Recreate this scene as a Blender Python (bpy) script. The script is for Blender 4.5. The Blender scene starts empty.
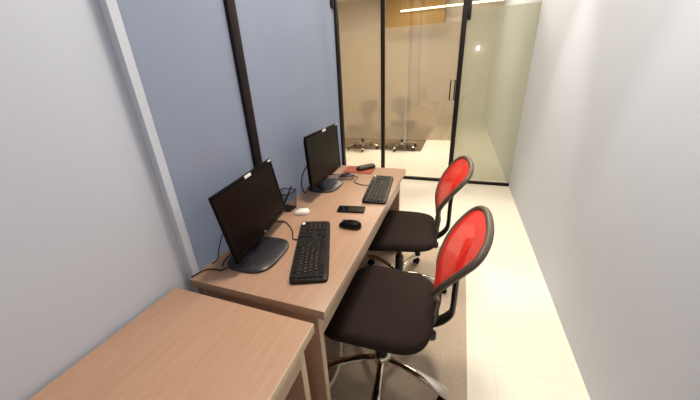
import bpy, bmesh, math, random
from mathutils import Vector, Matrix
random.seed(7)
S = bpy.context.scene
COL = S.collection
R = math.radians

# ------------------------------------------------------------------ camera
cam_d = bpy.data.cameras.new('camera')
cam = bpy.data.objects.new('camera', cam_d)
COL.objects.link(cam)
RX = Vector((0.94045, 0.33689, -0.04536))
UP = Vector((-0.09390, 0.38571, 0.91783))
FW = Vector((-0.32670, 0.85892, -0.39437))
M = Matrix((RX, UP, -FW)).transposed().to_4x4()
M.translation = Vector((0.9020, -0.6148, 1.4349))
cam.matrix_world = M
cam_d.sensor_fit = 'HORIZONTAL'
cam_d.sensor_width = 36
cam_d.lens = 288.77 * 36 / 700
cam_d.shift_y = -2 / 700
cam_d.clip_start = 0.02
S.camera = cam

# ------------------------------------------------------------------ world, lamps, exposure
S.view_settings.view_transform = 'Standard'
S.view_settings.look = 'None'
S.view_settings.exposure = 0.0
S.view_settings.gamma = 1.0
W = bpy.data.worlds.new('world')
S.world = W
W.use_nodes = True
W.node_tree.nodes['Background'].inputs[0].default_value = (1.0, 0.88, 0.74, 1)
W.node_tree.nodes['Background'].inputs[1].default_value = 0.2


def area(name, loc, size, power, col, size_y=None, rot=(0, 0, 0)):
    l = bpy.data.lights.new(name, 'AREA')
    l.energy = power
    l.color = col
    l.size = size
    if size_y:
        l.shape = 'RECTANGLE'
        l.size_y = size_y
    o = bpy.data.objects.new(name, l)
    o.location = loc
    o.rotation_euler = rot
    COL.objects.link(o)
    return o


WARM = (1.0, 0.87, 0.72)
area('ceiling_lamp_desk', (0.68, 0.62, 3.05), 0.4, 41, WARM)
area('ceiling_lamp_walkway', (0.95, 2.5, 3.05), 0.5, 30, WARM)
area('fill_lamp_rear', (0.85, -1.3, 3.05), 0.6, 3, WARM)  # weak fill light added behind the camera, not a known lamp
area('ceiling_lamp_meeting_room', (-0.1, 5.2, 3.05), 1.4, 140, (1.0, 0.90, 0.77))
area('ceiling_lamp_next_room', (-1.3, 0.3, 3.05), 1.0, 95, (0.84, 0.93, 1.0))


def spot(name, loc, tgt, power, ang, col, blend=0.6, size=0.05):
    l = bpy.data.lights.new(name, 'SPOT')
    l.energy = power
    l.color = col
    l.spot_size = R(ang)
    l.spot_blend = blend
    l.shadow_soft_size = size
    o = bpy.data.objects.new(name, l)
    o.location = loc
    o.rotation_euler = (Vector(tgt) - Vector(loc)).to_track_quat('-Z', 'Y').to_euler()
    COL.objects.link(o)
    return o


spot('downlight_walkway', (1.30, 0.7, 3.06), (1.32, 0.75, 0), 105, 32, (1.0, 0.92, 0.80))
spot('downlight_walkway', (1.25, 1.9, 3.06), (1.22, 2.0, 0), 130, 40, (1.0, 0.92, 0.80))

# ------------------------------------------------------------------ material helpers
def lin(c):
    out = []
    for v in c:
        v /= 255.0
        out.append(v / 12.92 if v <= 0.04045 else ((v + 0.055) / 1.055) ** 2.4)
    return (*out, 1.0)


def new_mat(name):
    m = bpy.data.materials.new(name)
    m.use_nodes = True
    nt = m.node_tree
    return m, nt, nt.nodes, nt.links


def mat(name, rgb, rough=0.5, metal=0.0, spec=0.5, noise=0.0, nscale=60, bump=0.0, bscale=300, coat=0.0):
    m, nt, N, L = new_mat(name)
    p = N['Principled BSDF']
    p.inputs['Base Color'].default_value = lin(rgb)
    p.inputs['Roughness'].default_value = rough
    p.inputs['Metallic'].default_value = metal
    p.inputs['Specular IOR Level'].default_value = spec
    p.inputs['Coat Weight'].default_value = coat
    tc = N.new('ShaderNodeTexCoord')
    nz = N.new('ShaderNodeTexNoise')
    nz.inputs['Scale'].default_value = nscale
    nz.inputs['Detail'].default_value = 4
    L.new(tc.outputs['Object'], nz.inputs['Vector'])
    mr = N.new('ShaderNodeMapRange')
    mr.inputs['To Min'].default_value = 1 - noise
    mr.inputs['To Max'].default_value = 1 + noise
    L.new(nz.outputs['Fac'], mr.inputs['Value'])
    mx = N.new('ShaderNodeMix')
    mx.data_type = 'RGBA'
    mx.blend_type = 'MULTIPLY'
    mx.inputs['Factor'].default_value = 1
    mx.inputs['A'].default_value = lin(rgb)
    L.new(mr.outputs['Result'], mx.inputs['B'])
    L.new(mx.outputs['Result'], p.inputs['Base Color'])
    if bump:
        n2 = N.new('ShaderNodeTexNoise')
        n2.inputs['Scale'].default_value = bscale
        L.new(tc.outputs['Object'], n2.inputs['Vector'])
        b = N.new('ShaderNodeBump')
        b.inputs['Strength'].default_value = bump
        b.inputs['Distance'].default_value = 0.002
        L.new(n2.outputs['Fac'], b.inputs['Height'])
        L.new(b.outputs['Normal'], p.inputs['Normal'])
    return m


def wood_mat(name, a, b, axis_scale=(26, 1.6, 26), rough=0.38):
    m, nt, N, L = new_mat(name)
    p = N['Principled BSDF']
    tc = N.new('ShaderNodeTexCoord')
    mp = N.new('ShaderNodeMapping')
    mp.inputs['Scale'].default_value = axis_scale
    nz = N.new('ShaderNodeTexNoise')
    nz.inputs['Scale'].default_value = 3.0
    nz.inputs['Detail'].default_value = 7
    nz.inputs['Roughness'].default_value = 0.65
    L.new(tc.outputs['Object'], mp.inputs['Vector'])
    L.new(mp.outputs['Vector'], nz.inputs['Vector'])
    cr = N.new('ShaderNodeValToRGB')
    cr.color_ramp.elements[0].position = 0.3
    cr.color_ramp.elements[0].color = lin(a)
    cr.color_ramp.elements[1].position = 0.7
    cr.color_ramp.elements[1].color = lin(b)
    L.new(nz.outputs['Fac'], cr.inputs['Fac'])
    L.new(cr.outputs['Color'], p.inputs['Base Color'])
    p.inputs['Roughness'].default_value = rough
    p.inputs['Specular IOR Level'].default_value = 0.35
    return m


def clear_glass(name, tint, refl=0.07):
    m, nt, N, L = new_mat(name)
    N.remove(N['Principled BSDF'])
    t = N.new('ShaderNodeBsdfTransparent')
    t.inputs[0].default_value = lin(tint)
    g = N.new('ShaderNodeBsdfGlossy')
    g.inputs['Roughness'].default_value = 0.01
    f = N.new('ShaderNodeLayerWeight')
    f.inputs['Blend'].default_value = 0.25
    mr = N.new('ShaderNodeMapRange')
    mr.inputs['To Min'].default_value = refl
    mr.inputs['To Max'].default_value = 0.5
    L.new(f.outputs['Fresnel'], mr.inputs['Value'])
    mx = N.new('ShaderNodeMixShader')
    L.new(mr.outputs['Result'], mx.inputs['Fac'])
    L.new(t.outputs[0], mx.inputs[1])
    L.new(g.outputs[0], mx.inputs[2])
    L.new(mx.outputs[0], N['Material Output'].inputs['Surface'])
    return m


def frost(name, rgb, see=0.35, rough=0.55, trans=0.5, gloss=0.05, streak=0.03):
    """frosted film: diffuse + translucent + a share of rough see-through + a thin gloss"""
    m, nt, N, L = new_mat(name)
    N.remove(N['Principled BSDF'])
    tc = N.new('ShaderNodeTexCoord')
    mp = N.new('ShaderNodeMapping')
    mp.inputs['Scale'].default_value = (5, 5, 0.15)
    nz = N.new('ShaderNodeTexNoise')
    nz.inputs['Scale'].default_value = 2.0
    nz.inputs['Detail'].default_value = 3
    L.new(tc.outputs['Object'], mp.inputs['Vector'])
    L.new(mp.outputs['Vector'], nz.inputs['Vector'])
    mr = N.new('ShaderNodeMapRange')
    mr.inputs['To Min'].default_value = 1 - streak
    mr.inputs['To Max'].default_value = 1 + streak
    L.new(nz.outputs['Fac'], mr.inputs['Value'])
    c = N.new('ShaderNodeMix')
    c.data_type = 'RGBA'
    c.blend_type = 'MULTIPLY'
    c.inputs['Factor'].default_value = 1
    c.inputs['A'].default_value = lin(rgb)
    L.new(mr.outputs['Result'], c.inputs['B'])
    d = N.new('ShaderNodeBsdfDiffuse')
    t = N.new('ShaderNodeBsdfTranslucent')
    L.new(c.outputs['Result'], d.inputs['Color'])
    L.new(c.outputs['Result'], t.inputs['Color'])
    m1 = N.new('ShaderNodeMixShader')
    m1.inputs[0].default_value = trans
    L.new(d.outputs[0], m1.inputs[1])
    L.new(t.outputs[0], m1.inputs[2])
    r = N.new('ShaderNodeBsdfRefraction')
    r.inputs['IOR'].default_value = 1.08
    r.inputs['Roughness'].default_value = rough
    L.new(c.outputs['Result'], r.inputs['Color'])
    m2 = N.new('ShaderNodeMixShader')
    m2.inputs[0].default_value = see
    L.new(m1.outputs[0], m2.inputs[1])
    L.new(r.outputs[0], m2.inputs[2])
    g = N.new('ShaderNodeBsdfGlossy')
    g.inputs['Roughness'].default_value = 0.03
    m3 = N.new('ShaderNodeMixShader')
    m3.inputs[0].default_value = gloss
    L.new(m2.outputs[0], m3.inputs[1])
    L.new(g.outputs[0], m3.inputs[2])
    L.new(m3.outputs[0], N['Material Output'].inputs['Surface'])
    return m


def net_mat(name, rgb, alpha, scale=420, rough=0.6):
    """woven mesh fabric: share of holes given by alpha"""
    m, nt, N, L = new_mat(name)
    p = N['Principled BSDF']
    p.inputs['Base Color'].default_value = lin(rgb)
    p.inputs['Roughness'].default_value = rough
    p.inputs['Specular IOR Level'].default_value = 0.25
    tc = N.new('ShaderNodeTexCoord')
    vo = N.new('ShaderNodeTexVoronoi')
    vo.inputs['Scale'].default_value = scale
    L.new(tc.outputs['Object'], vo.inputs['Vector'])
    mr = N.new('ShaderNodeMapRange')
    mr.inputs['From Min'].default_value = 0.2
    mr.inputs['From Max'].default_value = 0.6
    mr.inputs['To Min'].default_value = max(0, alpha - 0.18)
    mr.inputs['To Max'].default_value = min(1, alpha + 0.18)
    L.new(vo.outputs['Distance'], mr.inputs['Value'])
    L.new(mr.outputs['Result'], p.inputs['Alpha'])
    return m


def emit(name, rgb, s):
    m, nt, N, L = new_mat(name)
    N.remove(N['Principled BSDF'])
    e = N.new('ShaderNodeEmission')
    e.inputs[0].default_value = lin(rgb)
    e.inputs[1].default_value = s
    L.new(e.outputs[0], N['Material Output'].inputs['Surface'])
    return m


def tile_floor(name, rgb):
    m, nt, N, L = new_mat(name)
    p = N['Principled BSDF']
    tc = N.new('ShaderNodeTexCoord')
    br = N.new('ShaderNodeTexBrick')
    br.offset = 0
    br.inputs['Color1'].default_value = lin(rgb)
    br.inputs['Color2'].default_value = lin([v - 3 for v in rgb])
    br.inputs['Mortar'].default_value = lin([v - 9 for v in rgb])
    br.inputs['Scale'].default_value = 1
    br.inputs['Mortar Size'].default_value = 0.0025
    br.inputs['Brick Width'].default_value = 0.6
    br.inputs['Row Height'].default_value = 0.6
    L.new(tc.outputs['Object'], br.inputs['Vector'])
    L.new(br.outputs['Color'], p.inputs['Base Color'])
    p.inputs['Roughness'].default_value = 0.22
    p.inputs['Specular IOR Level'].default_value = 0.4
    return m


MT = dict(
    desk_top=wood_mat('desk top laminate', (174, 139, 115), (185, 151, 127)),
    desk_edge=wood_mat('desk edge laminate', (210, 188, 160), (218, 197, 170)),
    dark_metal=mat('dark bronze aluminium', (30, 22, 24), 0.5, 0.0, spec=0.2),
    plaster=mat('light grey painted plaster', (208, 217, 231), 0.8, noise=0.01, nscale=3),
    ceiling=mat('white ceiling paint', (225, 220, 212), 0.9),
    tan_wall=mat('tan painted wall', (214, 202, 186), 0.8),
    mustard=mat('mustard wall panel', (150, 116, 48), 0.6),
    floor=tile_floor('polished cream tile', (246, 240, 226)),
    carpet=mat('beige grey loop carpet', (192, 175, 156), 0.95, spec=0.1, noise=0.22, nscale=95, bump=0.6, bscale=420),
    back_carpet=mat('brown grey carpet', (120, 104, 84), 0.95, spec=0.1, noise=0.15, nscale=40),
    frost_blue=frost('blue grey frosted film', (170, 179, 196), see=0.0, trans=0.45, gloss=0.04),
    frost_tan=frost('tan frosted film', (205, 194, 176), see=0.48, rough=0.46, trans=0.5, gloss=0.02),
    frost_door=frost('greenish frosted film', (200, 202, 186), see=0.4, rough=0.5, trans=0.5, gloss=0.02),
    clear=clear_glass('clear glass', (246, 245, 241)),
    black=mat('black plastic', (13, 11, 11), 0.45, spec=0.1),
    black_gloss=mat('gloss black plastic', (16, 13, 13), 0.18),
    screen=mat('switched off screen', (17, 9, 7), 0.3, spec=0.14),
    stand=mat('charcoal stand plastic', (38, 36, 42), 0.35),
    white=mat('white sticker', (238, 236, 232), 0.5),
    silver=mat('silver plastic', (170, 165, 160), 0.3, 0.5),
    keycap=mat('keycap black', (30, 25, 23), 0.5, spec=0.25),
    legend=mat('key legend grey', (160, 150, 138), 0.6),
    kb_case=mat('keyboard case', (26, 21, 20), 0.45, spec=0.3),
    seat=mat('black seat fabric', (48, 39, 36), 0.9, spec=0.15, noise=0.25, nscale=300, bump=0.5, bscale=500),
    grey_plastic=mat('grey brown chair plastic', (92, 82, 71), 0.45),
    dark_plastic=mat('dark chair plastic', (40, 34, 32), 0.45),
    chrome=mat('chrome', (214, 204, 190), 0.14, 1.0),
    red_net=net_mat('red mesh', (222, 46, 32), 0.88),
    red_band=net_mat('red mesh doubled edge', (210, 26, 16), 0.97),
    black_net=net_mat('black chair mesh', (30, 28, 28), 0.75),
    black_band=net_mat('black chair mesh edge', (22, 20, 20), 0.97),
    cable=mat('black cable', (30, 20, 17), 0.5),
    brown_cable=mat('brown cable', (70, 36, 22), 0.5),
    white_cable=mat('white cable', (245, 240, 230), 0.4),
    white_gloss=mat('white gloss plastic', (240, 236, 228), 0.2),
    grey_line=mat('grey line', (130, 125, 120), 0.5),
    red_paper=mat('orange red paper', (164, 84, 56), 0.7, noise=0.08, nscale=30),
    leather=mat('dark brown case', (46, 34, 26), 0.5, noise=0.1, nscale=80),
    wire=mat('black wire', (22, 22, 26), 0.45, 0.3),
    strip=emit('lit strip lamp', (255, 238, 200), 5.0),
    bulb=emit('lit globe', (255, 246, 220), 30.0),
    phone_glass=mat('phone glass', (12, 12, 14), 0.12),
)


# ------------------------------------------------------------------ mesh helpers
def box(bm, c, s, bev=0.0, seg=2, mi=0, rot=None):
    t = bmesh.new()
    bmesh.ops.create_cube(t, size=1)
    bmesh.ops.scale(t, vec=Vector(s), verts=t.verts)
    if bev > 0:
        bmesh.ops.bevel(t, geom=t.edges[:], offset=min(bev, min(s) * 0.49), segments=seg, profile=0.5, affect='EDGES')
    if rot:
        bmesh.ops.transform(t, matrix=rot.to_4x4(), verts=t.verts)
    bmesh.ops.translate(t, vec=Vector(c), verts=t.verts)
    merge(bm, t, mi)


def merge(bm, t, mi=None):
    vm = {}
    for v in t.verts:
        vm[v] = bm.verts.new(v.co)
    for f in t.faces:
        try:
            nf = bm.faces.new([vm[v] for v in f.verts])
        except ValueError:
            continue
        nf.material_index = f.material_index if mi is None else mi
        nf.smooth = True
    t.free()


def loft(bm, rings, mi=0, cap=True, closed=False):
    vr = [[bm.verts.new(p) for p in r] for r in rings]
    n = len(vr[0])
    m = len(vr)
    for i in range(m if closed else m - 1):
        a, b = vr[i], vr[(i + 1) % m]
        for k in range(n):
            f = bm.faces.new((a[k], a[(k + 1) % n], b[(k + 1) % n], b[k]))
            f.smooth = True
            f.material_index = mi
    if cap and not closed:
        for r, rev in ((vr[0], True), (vr[-1], False)):
            f = bm.faces.new(list(reversed(r)) if rev else r)
            f.material_index = mi
            f.smooth = True


def catmull(pts, n=6, closed=False):
    pts = [Vector(p) for p in pts]
    out = []
    m = len(pts)
    rng = range(m if closed else m - 1)
    for i in rng:
        if closed:
            p0, p1, p2, p3 = pts[(i - 1) % m], pts[i], pts[(i + 1) % m], pts[(i + 2) % m]
        else:
            p0, p1, p2, p3 = pts[max(i - 1, 0)], pts[i], pts[i + 1], pts[min(i + 2, m - 1)]
        for k in range(n):
            t = k / n
            out.append(0.5 * ((2 * p1) + (p2 - p0) * t + (2 * p0 - 5 * p1 + 4 * p2 - p3) * t * t + (3 * p1 - p0 - 3 * p2 + p3) * t ** 3))
    if not closed:
        out.append(pts[-1])
    return out


def tube(bm, pts, r, seg=8, mi=0, closed=False, up=None, rr=None):
    """sweep; r = radius or (half width along side, half height along up) ; rr = per point scale"""
    pts = [Vector(p) for p in pts]
    n = len(pts)
    if not isinstance(r, (tuple, list)):
        r = (r, r)
    rings = []
    ref = Vector(up) if up else None
    prev = None
    for i in range(n):
        if closed:
            t = (pts[(i + 1) % n] - pts[i - 1])
        else:
            t = pts[min(i + 1, n - 1)] - pts[max(i - 1, 0)]
        t.normalize()
        if ref is not None:
            u = ref - t * ref.dot(t)
        elif prev is not None:
            u = prev - t * prev.dot(t)
        else:
            u = Vector((0, 0, 1)) if abs(t.z) < 0.9 else Vector((1, 0, 0))
            u = u - t * u.dot(t)
        u.normalize()
        prev = u
        s = t.cross(u)
        k = rr[i] if rr else 1
        rings.append([pts[i] + s * (r[0] * k * math.cos(a)) + u * (r[1] * k * math.sin(a)) for a in [2 * math.pi * j / seg for j in range(seg)]])
    loft(bm, rings, mi, cap=True, closed=closed)


def lathe(bm, prof, seg=24, c=(0, 0, 0), mi=0):
    rings = [[(c[0] + r * math.cos(2 * math.pi * k / seg), c[1] + r * math.sin(2 * math.pi * k / seg), c[2] + z) for k in range(seg)] for r, z in prof]
    loft(bm, rings, mi)


def sup(a, b, n, k, cnt):
    t = 2 * math.pi * k / cnt
    ct, st = math.cos(t), math.sin(t)
    return a * math.copysign(abs(ct) ** (2 / n), ct), b * math.copysign(abs(st) ** (2 / n), st)


def pillow(bm, a, b, layers, n=4, cnt=48, mi=0, c=(0, 0, 0), warp=None):
    """layers: (scale inset in metres, z)"""
    rings = []
    for ins, z in layers:
        ring = []
        for k in range(cnt):
            x, y = sup(max(a - ins, 0.002), max(b - ins, 0.002), n, k, cnt)
            p = Vector((x, y, z))
            if warp:
                p = warp(p)
            ring.append(p + Vector(c))
        rings.append(ring)
    loft(bm, rings, mi)


def obj(name, bm, mats, parent=None, loc=None, ang=35):
    me = bpy.data.meshes.new(name)
    bmesh.ops.recalc_face_normals(bm, faces=bm.faces[:])
    for f in bm.faces:
        f.smooth = True
    bm.to_mesh(me)
    bm.free()
    if not isinstance(mats, (list, tuple)):
        mats = [mats]
    for m in mats:
        me.materials.append(m)
    try:
        me.set_sharp_from_angle(angle=R(ang))
    except Exception:
        pass
    o = bpy.data.objects.new(name, me)
    COL.objects.link(o)
    if parent:
        o.parent = parent
    if loc:
        o.location = loc
    return o


def thing(name, label, cat, loc=(0, 0, 0), rz=0.0, group=None):
    o = bpy.data.objects.new(name, None)
    o.empty_display_size = 0.05
    COL.objects.link(o)
    o.location = loc
    o.rotation_euler = (0, 0, rz)
    o['label'] = label
    o['category'] = cat
    if group:
        o['group'] = group
    return o


def tag(o, label, cat, group=None):
    o['label'] = label
    o['category'] = cat
    if group:
        o['group'] = group
    return o


def struct(name, bm, m, parent=None):
    o = obj(name, bm, m, parent)
    if parent is None:
        o['kind'] = 'structure'
    return o


def dup(root, loc, rz, label, group=None):
    r = root.copy()
    COL.objects.link(r)
    r.location = loc
    r.rotation_euler = (0, 0, rz)
    r['label'] = label
    if group:
        r['group'] = group
    kids = [o for o in list(S.objects) if o.parent == root]
    for ch in kids:
        c = ch.copy()
        COL.objects.link(c)
        c.parent = r
        for g in [o for o in list(S.objects) if o.parent == ch]:
            d = g.copy()
            COL.objects.link(d)
            d.parent = c
    return r


def sbox(name, lo, hi, m, parent=None, bev=0.0):
    bm = bmesh.new()
    lo, hi = Vector(lo), Vector(hi)
    box(bm, (lo + hi) / 2, hi - lo, bev)
    return struct(name, bm, m, parent)


# ------------------------------------------------------------------ room shell
CZ = 3.1
YB = 3.375          # glazed back partition
sbox('floor', (-3.0, -2.6, -0.1), (1.7, 8.0, 0.0), MT['floor'])
sbox('ceiling', (-3.0, -2.6, CZ), (1.7, 8.0, CZ + 0.1), MT['ceiling'])
sbox('wall_right', (1.6, -2.6, 0), (1.7, 8.0, CZ), MT['plaster'])
sbox('wall_rear', (-3.0, -2.6, 0), (1.6, -2.5, CZ), MT['plaster'])
sbox('wall_far', (-3.0, 7.5, 0), (1.6, 7.6, CZ), MT['tan_wall'])
sbox('wall_outer', (-3.0, -2.5, 0), (-2.9, 7.5, CZ), MT['tan_wall'])
sbox('wall_left', (-0.075, -2.5, 0), (-0.025, 0.04, CZ), MT['plaster'])
sbox('wall_passage', (-2.9, 1.66, 0), (-0.06, 1.72, CZ), MT['tan_wall'])

# carpet with a rounded far corner, a covering laid on the floor
def carpet(name, x0, x1, y0, y1, rad, m):
    bm = bmesh.new()
    pts = [(x0, y0), (x1, y0)]
    for k in range(13):
        a = k / 12 * math.pi / 2
        pts.append((x1 - rad + rad * math.cos(a), y1 - rad + rad * math.sin(a)))
    pts.append((x0, y1))
    loft(bm, [[(x, y, 0.0005) for x, y in pts], [(x, y, 0.006) for x, y in pts]])
    return struct(name, bm, m)


carpet('floor_carpet', 0.0, 1.066, -2.4, 1.70, 0.36, MT['carpet'])
carpet('floor_carpet_meeting_room', -2.6, 0.28, 4.98, 7.3, 0.2, MT['back_carpet'])

# left partition: two frosted panes, dark posts and rails
w1 = sbox('window_1', (-0.012, 0.04, 0.05), (0.0, 0.478, 2.65), MT['frost_blue'])
w2 = sbox('window_2', (-0.012, 0.527, 0.05), (0.0, 1.612, 2.65), MT['frost_blue'])
sbox('trim_1', (-0.03, 0.478, 0), (0.018, 0.527, CZ), MT['dark_metal'], bev=0.002)
sbox('trim_2', (-0.03, 1.612, 0), (0.018, 1.66, CZ), MT['dark_metal'], bev=0.002)
sbox('trim_9', (-0.08, 0.018, 0), (0.006, 0.046, CZ), MT['plaster'])  # cover strip added to stop light leaking between wall and pane
sbox('trim_3', (-0.03, 0.04, 0), (0.016, 1.66, 0.05), MT['dark_metal'])
sbox('trim_4', (-0.03, 0.04, 2.65), (0.016, 1.66, CZ), MT['dark_metal'])
sbox('fitting', (-0.026, 1.555, 1.86), (0.012, 1.612, 2.02), MT['dark_metal'], w2, bev=0.003)

# back partition
X3, X4 = -0.074, 0.863
Z0, Z1 = 0.57, 1.93


def pane(name, x0, x1, y, film, z0=Z0, z1=Z1):
    p = sbox(name, (x0, y, 0.035), (x1, y + 0.010, 2.66), MT['clear'])
    bm = bmesh.new()
    bm.faces.new([bm.verts.new(q) for q in ((x0, y + 0.0125, z0), (x1, y + 0.0125, z0), (x1, y + 0.0125, z1), (x0, y + 0.0125, z1))])
    obj('frosted_film', bm, film, p)
    return p


pane('window_3', -1.5, X3 - 0.024, YB, MT['frost_tan'])
d1 = pane('door_1', X3 + 0.024, X4 - 0.028, YB, MT['frost_tan'])
pane('window_4', X4 + 0.028, 1.6, YB, MT['frost_door'], 0.05, 2.03)
sbox('trim_5', (X3 - 0.024, YB - 0.018, 0), (X3 + 0.024, YB + 0.03, CZ), MT['dark_metal'], bev=0.002)
sbox('door_stile', (X4 - 0.028, YB - 0.02, 0.035), (X4 + 0.028, YB + 0.032, CZ - 0.04), MT['dark_metal'], d1, bev=0.002)
sbox('trim_6', (-1.5, YB - 0.018, 0), (1.6, YB + 0.03, 0.035), MT['dark_metal'])
sbox('trim_7', (-1.5, YB - 0.018, 2.66), (1.6, YB + 0.03, CZ), MT['dark_metal'])
sbox('wall_passage_end', (-1.6, YB - 0.03, 0), (-1.5, YB + 0.04, CZ), MT['tan_wall'])
sbox('hinge_block', (X4 + 0.028, YB - 0.012, 1.93), (X4 + 0.065, YB + 0.03, 2.12), MT['dark_metal'], d1, bev=0.003)
bm = bmesh.new()
hx = 0.775
tube(bm, catmull([(hx, YB - 0.035, 1.31), (hx + 0.05, YB - 0.035, 1.31), (hx + 0.05, YB - 0.035, 1.08), (hx, YB - 0.035, 1.08)], 1, closed=True), 0.007, 8, closed=True, up=(0, 1, 0))
for hz in (1.27, 1.12):
    tube(bm, [(hx + 0.05, YB - 0.034, hz), (hx + 0.05, YB - 0.012, hz)], 0.006, 8)
struct('handle', bm, MT['dark_metal'], d1)

# meeting room behind the glass
bm = bmesh.new()
box(bm, (-0.26, 7.32, 2.70), (1.33, 0.36, 0.80), 0.0)
struct('trim_8', bm, MT['mustard'])
bm = bmesh.new()
box(bm, (0, 0, 0), (2.1, 0.04, 0.03), 0.004)
o = thing('strip_lamp', 'long bright strip lamp seen through the top of the back glass', 'lamp', (0.5, 7.02, 2.685))
obj('tube', bm, MT['strip'], o)
for hx in (-0.9, 0.9):
    bm = bmesh.new()
    tube(bm, [(hx, 0, 0.014), (hx, 0, CZ - 2.685)], 0.003, 6)
    obj('hanger', bm, MT['silver'], o)

# small globe lamp on the rear wall, mirrored as a dot in the right glass panel
g = thing('wall_lamp', 'small round globe lamp mirrored as a bright dot in the right glass panel', 'lamp', (1.24, -2.5, 1.94))
bm = bmesh.new()
lathe(bm, [(0.001, 0), (0.03, 0.012), (0.046, 0.04), (0.046, 0.06), (0.03, 0.088), (0.001, 0.1)], 20)
obj('globe', bm, MT['bulb'], g, (0, 0.07, -0.05))
bm = bmesh.new()
box(bm, (0, 0.012, 0), (0.06, 0.02, 0.06), 0.004)
obj('mount', bm, MT['dark_metal'], g)


# ------------------------------------------------------------------ desks
DW, DL = 0.56, 1.505


def make_desk(label, loc):
    t = thing('desk', label, 'desk', loc)
    bm = bmesh.new()
    box(bm, (DW / 2, DL / 2, 0.732), (DW, DL, 0.036), 0.002, 2)
    for f in bm.faces:
        f.material_index = 0
    bm.faces.ensure_lookup_table()
    for f in bm.faces:
        c = f.calc_center_median()
        if c.x > DW - 0.003:
            f.material_index = 1
    obj('desktop', bm, [MT['desk_top'], MT['desk_edge']], t)
    for y in (0.034, DL - 0.034):
        bm = bmesh.new()
        box(bm, (DW / 2 - 0.006, y, 0.360), (DW - 0.06, 0.028, 0.708), 0.0015)
        bm.faces.ensure_lookup_table()
        for f in bm.faces:
            f.material_index = 1 if f.calc_center_median().x > DW - 0.039 else 0
        obj('end_panel', bm, [MT['desk_top'], MT['desk_edge']], t)
    bm = bmesh.new()
    box(bm, (DW - 0.047, DL / 2, 0.654), (0.02, DL - 0.097, 0.118), 0.001)
    obj('apron', bm, MT['desk_edge'], t)
    bm = bmesh.new()
    box(bm, (0.07, DL / 2, 0.372), (0.018, DL - 0.097, 0.684), 0.001)
    obj('unseen_modesty_panel', bm, MT['desk_top'], t)  # unseen panel, drawn down to keep light out from under the desk
    return t


desk = make_desk('wood laminate desk holding both monitors and both keyboards', (0.02 - 0.018, 0.0, 0.0))
dup(desk, (-0.009, -DL - 0.05, 0.0), 0.0, 'bare empty wood laminate desk in the bottom left corner')
ZT = 0.7502


# ------------------------------------------------------------------ monitors
def make_monitor(label, base, rz, pc, yaw, tilt, roll, w, h):
    """base: stand centre on the desk, pc: bottom centre of the panel (world)"""
    t = thing('monitor', label, 'monitor', base, 0, 'desktop monitors')
    bm = bmesh.new()
    pillow(bm, 0.105, 0.125, [(0.004, 0.0), (0.0, 0.003), (0.0, 0.009), (0.006, 0.014), (0.06, 0.019), (0.09, 0.021)], n=3.2, cnt=48)
    bmesh.ops.rotate(bm, cent=(0, 0, 0), matrix=Matrix.Rotation(rz, 3, 'Z'), verts=bm.verts)
    obj('stand_base', bm, MT['stand'], t)
    # panel frame: local x = normal (towards sitter), y = along, z = up
    n = Vector((math.cos(yaw), -math.sin(yaw), 0))
    u = Vector((math.sin(yaw), math.cos(yaw), 0))
    up = Vector((0, 0, math.cos(tilt))) - n * math.sin(tilt)
    u2 = u * math.cos(roll) + up * math.sin(roll)
    up2 = up * math.cos(roll) - u * math.sin(roll)
    n2 = u2.cross(up2)
    mw = Matrix((n2, u2, up2)).transposed().to_4x4()
    mw.translation = Vector(pc) - Vector(base)

    def P(name, bm, m):
        bmesh.ops.transform(bm, matrix=mw, verts=bm.verts)
        return obj(name, bm, m, t)
    bm = bmesh.new()
    fr = 0.014
    box(bm, (-0.005, 0, h - fr / 2), (0.014, w, fr), 0.003)
    box(bm, (-0.005, 0, 0.011), (0.014, w, 0.022), 0.003)
    for s in (-1, 1):
        box(bm, (-0.005, s * (w / 2 - fr / 2), h / 2), (0.014, fr, h), 0.003)
    box(bm, (-0.022, 0, h / 2), (0.022, w - 0.05, h - 0.04), 0.008)
    box(bm, (-0.040, 0, h / 2), (0.024, w * 0.6, h * 0.6), 0.01)
    cs = P('casing', bm, MT['black'])
    bm = bmesh.new()
    box(bm, (-0.006, 0, (h + 0.008) / 2), (0.012, w - 2 * fr + 0.004, h - fr - 0.02), 0.0)
    P('screen', bm, MT['screen'])
    bm = bmesh.new()
    box(bm, (0.003, 0.02 * w, h - 0.008), (0.003, 0.048, 0.013), 0.001)
    o = P('sticker', bm, MT['white'])
    o['label'] = 'white paper sticker on the top bezel'
    bm = bmesh.new()
    box(bm, (0.003, w / 2 - 0.022, h - 0.006), (0.003, 0.026, 0.008), 0.001)
    P('sticker', bm, MT['white'])
    bm = bmesh.new()
    for k in range(4):
        box(bm, (0.0028, w * 0.28 + k * 0.022, 0.009), (0.003, 0.008, 0.003), 0.0005)
    P('button', bm, MT['silver'])
    bm = bmesh.new()
    for k, (dy, dz, sy, sz) in enumerate([(-0.006, 0, 0.008, 0.009), (0.004, -0.002, 0.005, 0.005)]):
        box(bm, (0.0028, dy, 0.012 + dz), (0.003, sy, sz), 0.001)
    P('logo', bm, MT['silver'])
    # neck from the base up behind the panel
    bm = bmesh.new()
    back = mw @ Vector((-0.05, 0, h * 0.38))
    low = mw @ Vector((-0.04, 0, 0.02))
    tube(bm, catmull([Vector((back.x - 0.012, back.y, 0.012)) , Vector((low.x - 0.02, low.y, 0.05)), Vector((low.x - 0.022, low.y, 0.10)), back], 5), (0.034, 0.013), 14, up=(1, 0, 0))
    obj('neck', bm, MT['stand'], t)
    return t


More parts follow.
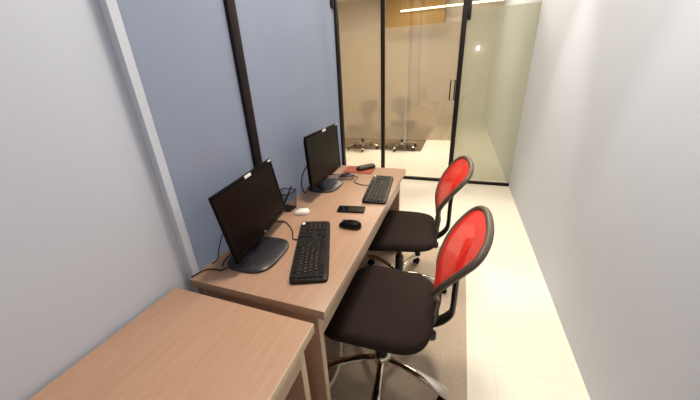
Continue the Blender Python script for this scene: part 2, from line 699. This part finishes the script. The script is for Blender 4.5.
mon1 = make_monitor('near black monitor, standing behind the nearer keyboard with a white sticker on top', (0.165, 0.215, ZT), 0.05, (0.150, 0.297, 0.806), -0.132, 0.146, 0.03, 0.448, 0.276)
mon2 = make_monitor('far black monitor, standing by the dark corner post and the orange red notebook', (0.105, 1.035, ZT), 0.0, (0.156, 0.972, 0.835), -0.014, 0.033, 0.0, 0.458, 0.304)


# ------------------------------------------------------------------ keyboards
def text_bm(bm, ch, mtx, size, mi):
    cu = bpy.data.curves.new('glyph', 'FONT')
    cu.body = ch
    cu.size = size
    cu.align_x = 'CENTER'
    cu.align_y = 'CENTER'
    cu.resolution_u = 2
    to = bpy.data.objects.new('glyph', cu)
    me = to.to_mesh()
    t = bmesh.new()
    t.from_mesh(me)
    to.to_mesh_clear()
    bpy.data.objects.remove(to)
    bpy.data.curves.remove(cu)
    bmesh.ops.transform(t, matrix=mtx, verts=t.verts)
    merge(bm, t, mi)


def make_keyboard(label, loc, rz):
    # local: y along the length (numeric pad at +y), +x towards the sitter
    t = thing('keyboard', label, 'keyboard', loc, rz, 'black desktop keyboards')
    KL, KW = 0.456, 0.144
    bm = bmesh.new()

    def slope(p):
        return Vector((p.x, p.y, p.z * (1.0 - 0.35 * (p.x / KW + 0.5))))
    pillow(bm, KW / 2, KL / 2, [(0.003, 0.0), (0.0, 0.002), (0.0, 0.015), (0.003, 0.019)], n=14, cnt=64, warp=slope)
    obj('case', bm, MT['kb_case'], t)
    bm = bmesh.new()
    rows = ['`1234567890-=', 'QWERTYUIOP[]', "ASDFGHJKL;'", 'ZXCVBNM,./']
    u = 0.0186
    x0 = -KW / 2 + 0.016
    y0 = -KL / 2 + 0.012

    def key(r, c, wd=1.0, ch=None, hh=1.0):
        x = x0 + r * 0.0195 + (0.004 if r > 0 else 0)
        x += (hh - 1) * 0.0195 / 2
        y = y0 + (c + wd / 2) * u
        z = 0.0195 * (1.0 - 0.35 * (x / KW + 0.5))
        box(bm, (x, y, z + 0.002), (0.0165 * hh, wd * u - 0.0028, 0.006), 0.0016, 1, 0)
        if ch:
            mtx = Matrix.Translation((x - 0.002, y - 0.002, z + 0.0053)) @ Matrix.Rotation(math.pi / 2, 4, 'Z')
            text_bm(bm, ch, mtx, 0.0085, 1)
    key(0, 0, 1, None)
    for k in range(12):
        key(0, 2 + k + (k // 4) * 0.5 - 0.25, 1, None)
    for i, c in enumerate(rows[0]):
        key(1, i, 1, c)
    key(1, 13, 2)
    key(2, 0, 1.5)
    for i, c in enumerate(rows[1]):
        key(2, 1.5 + i, 1, c)
    key(2, 13.5, 1.5)
    key(3, 0, 1.75)
    for i, c in enumerate(rows[2]):
        key(3, 1.75 + i, 1, c)
    key(3, 12.75, 2.25)
    key(4, 0, 2.25)
    for i, c in enumerate(rows[3]):
        key(4, 2.25 + i, 1, c)
    key(4, 12.25, 2.75)
    c = 0
    for wd in (1.25, 1.25, 1.25, 6.25, 1.25, 1.25, 1.25, 1.25):
        key(5, c, wd)
        c += wd
    for r in (1, 2):
        for k in range(3):
            key(r, 15.4 + k)
    for k in range(3):
        key(0, 15.4 + k)
        key(5, 15.4 + k)
    key(4, 16.4)
    pad = ['789', '456', '123']
    for k in range(4):
        key(1, 18.8 + k)
    for r in range(3):
        for k in range(3):
            key(2 + r, 18.8 + k, 1, pad[r][k])
    key(2, 21.8, 1, '+', 2)
    key(4, 21.8, 1, None, 2)
    key(5, 18.8, 2, '0')
    key(5, 20.8, 1, '.')
    obj('keys', bm, [MT['keycap'], MT['legend']], t)
    bm = bmesh.new()
    pillow(bm, 0.0075, 0.012, [(0.001, 0.0), (0.0, 0.0015), (0.002, 0.002)], n=3, cnt=24, c=(x0, KL / 2 - 0.028, 0.0195))
    o = obj('sticker', bm, MT['white'], t)
    o['label'] = 'small white sticker in the corner'
    return t


make_keyboard('nearer black keyboard, in front of the near monitor', (0.366, 0.316, ZT), R(22.5))
make_keyboard('farther black keyboard, beside the far chair and the phone', (0.470, 1.052, ZT), R(6.3))


# ------------------------------------------------------------------ mice, phone and other small things
def make_mouse(label, loc, rz, top, side, L=0.108, Wd=0.064, H=0.036, wheel=True, split=0.45, name='computer_mouse'):
    # local +x is the palm end, -x the buttons
    t = thing(name, label, 'mouse', loc, rz)

    def shape(p):
        k = p.x / (L / 2)
        return Vector((p.x, p.y * (1 - 0.12 * (1 - k * k) * 0.6), p.z * (0.86 + 0.16 * k - 0.22 * k * k)))
    bm = bmesh.new()
    pillow(bm, L / 2, Wd / 2, [(0.004, 0.0), (0.0, 0.004), (0.0005, H * split)], n=2.5, cnt=40, warp=shape)
    obj('body', bm, side, t)
    bm = bmesh.new()
    lay = [(0.0004, H * split)] + [(0.0004 + (Wd / 2 - 0.002) * (1 - math.cos(a)), H * split + H * (1 - split) * math.sin(a)) for a in [math.pi / 2 * q / 8 for q in range(1, 9)]]
    pillow(bm, L / 2, Wd / 2, lay, n=2.4, cnt=40, warp=shape)
    obj('top_shell', bm, top, t)
    if wheel:
        bm = bmesh.new()
        rings = []
        for s, r in ((-0.003, 0.004), (-0.0022, 0.0052), (0.0022, 0.0052), (0.003, 0.004)):
            rings.append([(-L * 0.27 + r * math.cos(a), s, H * 0.78 + r * math.sin(a)) for a in [2 * math.pi * j / 14 for j in range(14)]])
        loft(bm, rings)
        obj('scroll_wheel', bm, MT['grey_plastic'], t)
    return t


make_mouse('black computer mouse on the desk beside the phone', (0.456, 0.541, ZT), R(-4), MT['black'], MT['black_gloss'], L=0.114, Wd=0.07, H=0.04)
make_mouse('dark computer mouse with silver sides beside the far monitor', (0.192, 1.205, ZT), R(8), MT['stand'], MT['silver'], L=0.115, Wd=0.072, H=0.046, split=0.6)
wm = make_mouse('small white oval mouse beside the wire pen cup', (0.150, 0.618, ZT), R(15), MT['white_gloss'], MT['white_gloss'], L=0.084, Wd=0.068, H=0.031, wheel=False)
bm = bmesh.new()
tube(bm, catmull([(-0.034, 0.004, 0.018), (-0.02, 0.006, 0.0275), (0.0, 0.007, 0.0302), (0.02, 0.006, 0.028)], 4), 0.0016, 6)
obj('button_gap', bm, MT['grey_line'], wm)

ph = thing('smartphone', 'black smartphone lying flat between the two keyboards', 'phone', (0.398, 0.722, ZT), R(9))
bm = bmesh.new()
pillow(bm, 0.075, 0.038, [(0.0015, 0.0), (0, 0.0015), (0, 0.007), (0.001, 0.008)], n=12, cnt=48)
obj('body', bm, MT['black'], ph)
bm = bmesh.new()
pillow(bm, 0.072, 0.035, [(0.0, 0.0076), (0.0005, 0.0086)], n=14, cnt=48)
obj('screen', bm, MT['phone_glass'], ph)

sh = bmesh.new()
box(sh, (0, 0, 0.003), (0.22, 0.15, 0.006), 0.001)
o = obj('notebook', sh, MT['red_paper'], loc=(0.190, 1.468 - 0.155, ZT))
o.rotation_euler = (0, 0, R(3))
o.location = (0.225, 1.405, ZT)
tag(o, 'orange red notebook lying under the dark oblong case', 'notebook')

cs = thing('glasses_case', 'dark oblong case lying on the orange red notebook', 'case', (0.268, 1.428, ZT + 0.0062), R(50))
bm = bmesh.new()
pillow(bm, 0.078, 0.03, [(0.008, 0.0), (0.001, 0.006), (0.0, 0.014)], n=5, cnt=40)
obj('lower_shell', bm, MT['leather'], cs)
bm = bmesh.new()
pillow(bm, 0.078, 0.03, [(0.0, 0.0148), (0.001, 0.022), (0.008, 0.029), (0.018, 0.032)], n=5, cnt=40)
obj('lid', bm, MT['leather'], cs)

# wire pen cup
pc = thing('pen_cup', 'black wire pen cup between the near monitor and the glass', 'pen cup', (0.043, 0.648, ZT))
bm = bmesh.new()
BH, B0, B1 = 0.105, 0.036, 0.043
ring = lambda z: [((B0 + (B1 - B0) * z / BH) * sx, (B0 + (B1 - B0) * z / BH) * sy, z) for sx, sy in ((-1, -1), (1, -1), (1, 1), (-1, 1))]
for k in range(1, 15):
    r = ring(BH * k / 15)
    for i in range(4):
        tube(bm, [r[i], r[(i + 1) % 4]], 0.0006, 4)
a, b = ring(0.004), ring(BH)
for i in range(4):
    for k in range(0, 11):
        f = k / 11
        p = Vector(a[i]).lerp(Vector(a[(i + 1) % 4]), f)
        q = Vector(b[i]).lerp(Vector(b[(i + 1) % 4]), f)
        tube(bm, [p, q], 0.0006, 4)
obj('wire_sides', bm, MT['wire'], pc)
bm = bmesh.new()
r = ring(BH)
for i in range(4):
    tube(bm, [r[i], r[(i + 1) % 4]], 0.0028, 8)
obj('rim', bm, MT['wire'], pc)
bm = bmesh.new()
box(bm, (0, 0, 0.0025), (2 * B0 + 0.002, 2 * B0 + 0.002, 0.005), 0.001)
obj('bottom', bm, MT['wire'], pc)
pn = thing('pen', 'dark pen leaning inside the wire pen cup', 'pen', (0.043 - 0.024, 0.648 - 0.022, ZT + 0.006))
d = Vector((0.050, 0.048, 0.125))
bm = bmesh.new()
tube(bm, [d * 0.05, d * 0.72], 0.0042, 10)
obj('barrel', bm, MT['black'], pn)
bm = bmesh.new()
tube(bm, [d * 0.722, d * 0.98, d * 1.0], 0.0046, 10, rr=[1, 1, 0.6])
obj('cap', bm, MT['stand'], pn)
bm = bmesh.new()
tube(bm, [d * 0.0, d * 0.049], 0.0035, 10, rr=[0.2, 1])
obj('tip', bm, MT['silver'], pn)


def cable(name, pts, r, m, label, smooth=6):
    bm = bmesh.new()
    tube(bm, catmull(pts, smooth), r, 8)
    return tag(obj(name, bm, m), label, 'cable')


zc = ZT + 0.0033
cable('cable', [(0.006, 0.008, zc + 0.001), (0.016, 0.048, zc), (0.03, 0.066, zc), (0.06, 0.074, zc), (0.085, 0.077, zc), (0.13, 0.088, ZT + 0.026), (0.16, 0.12, ZT + 0.03)], 0.003, MT['cable'], 'dark cable running along the desk edge below the near monitor')
cable('cable', [(0.072, 0.098, zc), (0.055, 0.129, zc), (0.045, 0.17, zc), (0.04, 0.24, zc), (0.05, 0.30, 0.80), (0.075, 0.33, 0.86)], 0.003, MT['cable'], 'dark cable curving up behind the near monitor')
cable('cable', [(0.018, 0.10, zc), (0.020, 0.13, zc + 0.004), (0.022, 0.15, 0.80), (0.03, 0.19, 0.86), (0.07, 0.25, 0.90)], 0.0022, MT['cable'], 'thin dark cable standing upright left of the near monitor')
cable('cable', [(0.283, 0.366, ZT + 0.004), (0.262, 0.360, zc), (0.238, 0.366, zc), (0.205, 0.42, zc), (0.15, 0.475, zc), (0.10, 0.50, zc), (0.03, 0.47, zc), (0.02, 0.40, zc)], 0.0028, MT['brown_cable'], 'brown cable leading from the nearer keyboard behind the near monitor')
cable('cable', [(0.388, 1.085, ZT + 0.008), (0.34, 1.099, zc), (0.29, 1.122, zc), (0.265, 1.16, zc), (0.265, 1.235, zc), (0.225, 1.262, zc), (0.11, 1.262, zc), (0.03, 1.25, zc)], 0.0026, MT['cable'], 'dark cable leading from the farther keyboard past the silver sided mouse')
cable('cable', [(0.085, 0.93, 0.95), (0.05, 0.89, 0.92), (0.032, 0.858, 0.86), (0.03, 0.85, 0.80), (0.03, 0.875, zc + 0.002), (0.03, 0.90, zc)], 0.004, MT['cable'], 'dark cable hanging behind the far monitor')
cable('cable', [(0.405, 0.47, 0.30), (0.412, 0.43, 0.14), (0.415, 0.40, 0.03), (0.43, 0.33, 0.0152), (0.428, 0.25, 0.0152), (0.41, 0.18, 0.0152), (0.36, 0.10, 0.0152), (0.2, 0.08, 0.0152)], 0.009, MT['white_cable'], 'thick white cable curving on the carpet under the desk')


# ------------------------------------------------------------------ chairs
PROF = [(0.43, 0.232), (0.5, 0.231), (0.552, 0.237), (0.59, 0.2346), (0.62, 0.2313), (0.65, 0.2271), (0.68, 0.2251), (0.72, 0.234), (0.76, 0.2484), (0.8, 0.2685), (0.84, 0.2941), (0.88, 0.3254), (0.92, 0.3622), (0.96, 0.4046)]
HALF = [(0.562, 0.012), (0.6003, 0.0434), (0.6385, 0.0806), (0.6768, 0.1136), (0.715, 0.1418), (0.7532, 0.1645), (0.7915, 0.1813), (0.8297, 0.1916), (0.868, 0.195), (0.8865, 0.1918), (0.9013, 0.1818), (0.9139, 0.1651), (0.9242, 0.1422), (0.9324, 0.1135), (0.9383, 0.0774), (0.9409, 0.0469), (0.942, 0.0)]


def interp(tab, z):
    if z <= tab[0][0]:
        return tab[0][1]
    for (a, u), (b, v) in zip(tab, tab[1:]):
        if z <= b:
            return u + (v - u) * (z - a) / (b - a)
    return tab[-1][1]


def backpt(v, z, off=0.0):
    return Vector((interp(PROF, z) + 0.008 * (v / 0.2) ** 2 + off, v, z))


def make_chair(label, loc, rz, base_rz, net, band, group):
    # local: origin on the floor under the seat, sitter faces -x, backrest at +x
    t = thing('office_chair', label, 'chair', loc, rz, group)
    # seat cushion
    bm = bmesh.new()

    def warp(p):
        drop = max(0.0, (-p.x - 0.075) / 0.15)
        rise = max(0.0, (p.x - 0.12) / 0.11)
        return Vector((p.x, p.y * (1 - 0.06 * (p.x / 0.24)), p.z - 0.06 * drop ** 1.7 * (0.35 + 0.65 * min(1.0, max(0.0, (p.z - 0.43) / 0.06))) + 0.006 * rise ** 2))
    pillow(bm, 0.235, 0.238, [(0.05, 0.432), (0.018, 0.436), (0.004, 0.446), (0.0, 0.460), (0.0, 0.476), (0.006, 0.490), (0.020, 0.499), (0.045, 0.504), (0.09, 0.505), (0.15, 0.503), (0.21, 0.502)], n=4.2, cnt=64, warp=warp)
    obj('seat', bm, MT['seat'], t)
    bm = bmesh.new()
    pillow(bm, 0.2, 0.2, [(0.02, 0.418), (0.0, 0.424), (0.0, 0.434)], n=4.2, cnt=48, warp=warp)
    obj('seat_pan', bm, MT['dark_plastic'], t)
    # backrest frame: loop plus lower tail
    bm = bmesh.new()
    loop = []
    hz = [h[0] for h in HALF]
    for z, w in HALF:
        loop.append(backpt(w, z))
    for z, w in reversed(HALF[:-1]):
        loop.append(backpt(-w, z))
    loop = catmull(loop, 4, closed=True)
    tube(bm, loop, (0.0125, 0.0125), 10, closed=True, up=(1, 0, 0))
    tube(bm, catmull([backpt(0, 0.575), backpt(0, 0.55), backpt(0, 0.50), backpt(0, 0.455), backpt(0, 0.43) + Vector((-0.006, 0, 0))], 5), (0.030, 0.018), 14, up=(1, 0, 0))
    obj('back_frame', bm, MT['grey_plastic'], t)
    # stretched mesh, doubled near the edge
    bm = bmesh.new()
    nz, nv = 30, 24
    grid = []
    for i in range(nz + 1):
        z = 0.572 + (0.938 - 0.572) * i / nz
        w = max(interp(HALF, z) - 0.004, 0.001)
        grid.append([bm.verts.new(backpt(w * (2 * j / nv - 1), z, -0.004)) for j in range(nv + 1)])
    for i in range(nz):
        for j in range(nv):
            zc_ = 0.572 + 0.366 * (i + 0.5) / nz
            vv = abs(2 * (j + 0.5) / nv - 1) * interp(HALF, zc_)
            f = bm.faces.new((grid[i][j], grid[i][j + 1], grid[i + 1][j + 1], grid[i + 1][j]))
            e = (vv / 0.135) ** 2.4 + (abs(zc_ - 0.785) / 0.115) ** 2.4
            f.material_index = 0 if e < 1 else 1
    obj('back_mesh', bm, [net, band], t)
    # rear support bar
    bm = bmesh.new()
    tube(bm, catmull([(0.05, 0, 0.418), (0.15, 0, 0.412), (0.215, 0, 0.418), (0.262, 0, 0.448), (0.296, 0, 0.495), (0.302, 0, 0.54), (0.302, 0, 0.62), (0.303, 0, 0.70), (0.312, 0, 0.78), (0.326, 0, 0.85)], 5), (0.030, 0.012), 12, up=(1, 0, 0.02))
    obj('support_bar', bm, MT['dark_plastic'], t)
    bm = bmesh.new()
    tube(bm, [(0.228, -0.04, 0.372), (0.228, -0.04, 0.380), (0.228, -0.04, 0.405), (0.228, -0.038, 0.411)], 0.021, 14, rr=[0.7, 1, 1, 0.8])
    tube(bm, [(0.226, -0.03, 0.408), (0.20, -0.01, 0.410)], 0.010, 8)
    obj('knob', bm, MT['dark_plastic'], t)
    # tilt mechanism, lever, gas lift
    bm = bmesh.new()
    box(bm, (0, 0, 0.395), (0.22, 0.12, 0.046), 0.01)
    obj('mechanism', bm, MT['dark_plastic'], t)
    bm = bmesh.new()
    tube(bm, [(0.07, -0.05, 0.39), (0.115, -0.085, 0.355)], 0.007, 8)
    tube(bm, [(0.108, -0.08, 0.365), (0.112, -0.083, 0.36), (0.124, -0.093, 0.338), (0.127, -0.095, 0.333)], 0.018, 12, rr=[0.6, 1, 1, 0.6])
    obj('lever', bm, MT['dark_plastic'], t)
    bm = bmesh.new()
    lathe(bm, [(0.028, 0.10), (0.028, 0.255), (0.024, 0.262), (0.017, 0.265), (0.017, 0.375)], 20)
    obj('gas_lift', bm, MT['dark_plastic'], t)
    # five star chrome base on castors
    bm = bmesh.new()
    lathe(bm, [(0.034, 0.088), (0.042, 0.092), (0.042, 0.135), (0.034, 0.145), (0.029, 0.147)], 24)
    base = obj('base', bm, MT['chrome'], t)
    base.rotation_euler = (0, 0, base_rz)
    for k in range(5):
        a = 2 * math.pi * k / 5
        m3 = Matrix.Rotation(a, 4, 'Z')
        bm = bmesh.new()
        pts = catmull([(0.03, 0, 0.118), (0.10, 0, 0.124), (0.18, 0, 0.118), (0.26, 0, 0.100), (0.315, 0, 0.080), (0.338, 0, 0.070)], 4)
        rr = [0.80 + 0.5 * max(0, 1 - abs(i / (len(pts) - 1) - 0.74) / 0.4) for i in range(len(pts))]
        rr[-1] = 0.8
        tube(bm, pts, (0.022, 0.012), 12, up=(0, 0, 1), rr=rr)
        bmesh.ops.transform(bm, matrix=m3, verts=bm.verts)
        obj('leg', bm, MT['chrome'], base)
        bm = bmesh.new()
        tube(bm, [(0.315, 0, 0.074), (0.315, 0, 0.03)], 0.006, 8)
        for s in (-1, 1):
            rings = []
            for y, r in ((s * 0.006, 0.020), (s * 0.008, 0.0238), (s * 0.018, 0.0238), (s * 0.0215, 0.019)):
                rings.append([(0.310 + r * math.cos(q), y, 0.0308 + r * math.sin(q)) for q in [2 * math.pi * j / 16 for j in range(16)]])
            loft(bm, rings)
        box(bm, (0.308, 0, 0.045), (0.04, 0.012, 0.02), 0.004)
        bmesh.ops.transform(bm, matrix=m3, verts=bm.verts)
        obj('caster', bm, MT['black'], base)
    return t


ch = make_chair('nearer red mesh office chair pushed up to the desk', (0.653, 0.385, 0.0), R(-1), R(-11), MT['red_net'], MT['red_band'], 'red mesh office chairs')
c2 = dup(ch, (0.606, 1.075, 0.0), R(8), 'farther red mesh office chair, beside the farther keyboard', 'red mesh office chairs')
for o in list(S.objects):
    if o.parent == c2 and o.name.startswith('base'):
        o.rotation_euler = (0, 0, R(-6))

cA = make_chair('dark office chair behind the glass, nearer the corner post', (-0.90, 5.02, 0.0), R(70), R(0), MT['black_net'], MT['black_band'], 'dark office chairs behind the glass')
cB = dup(cA, (-0.12, 5.14, 0.0), R(110), 'dark office chair standing behind the glass door pane with the handle', 'dark office chairs behind the glass')
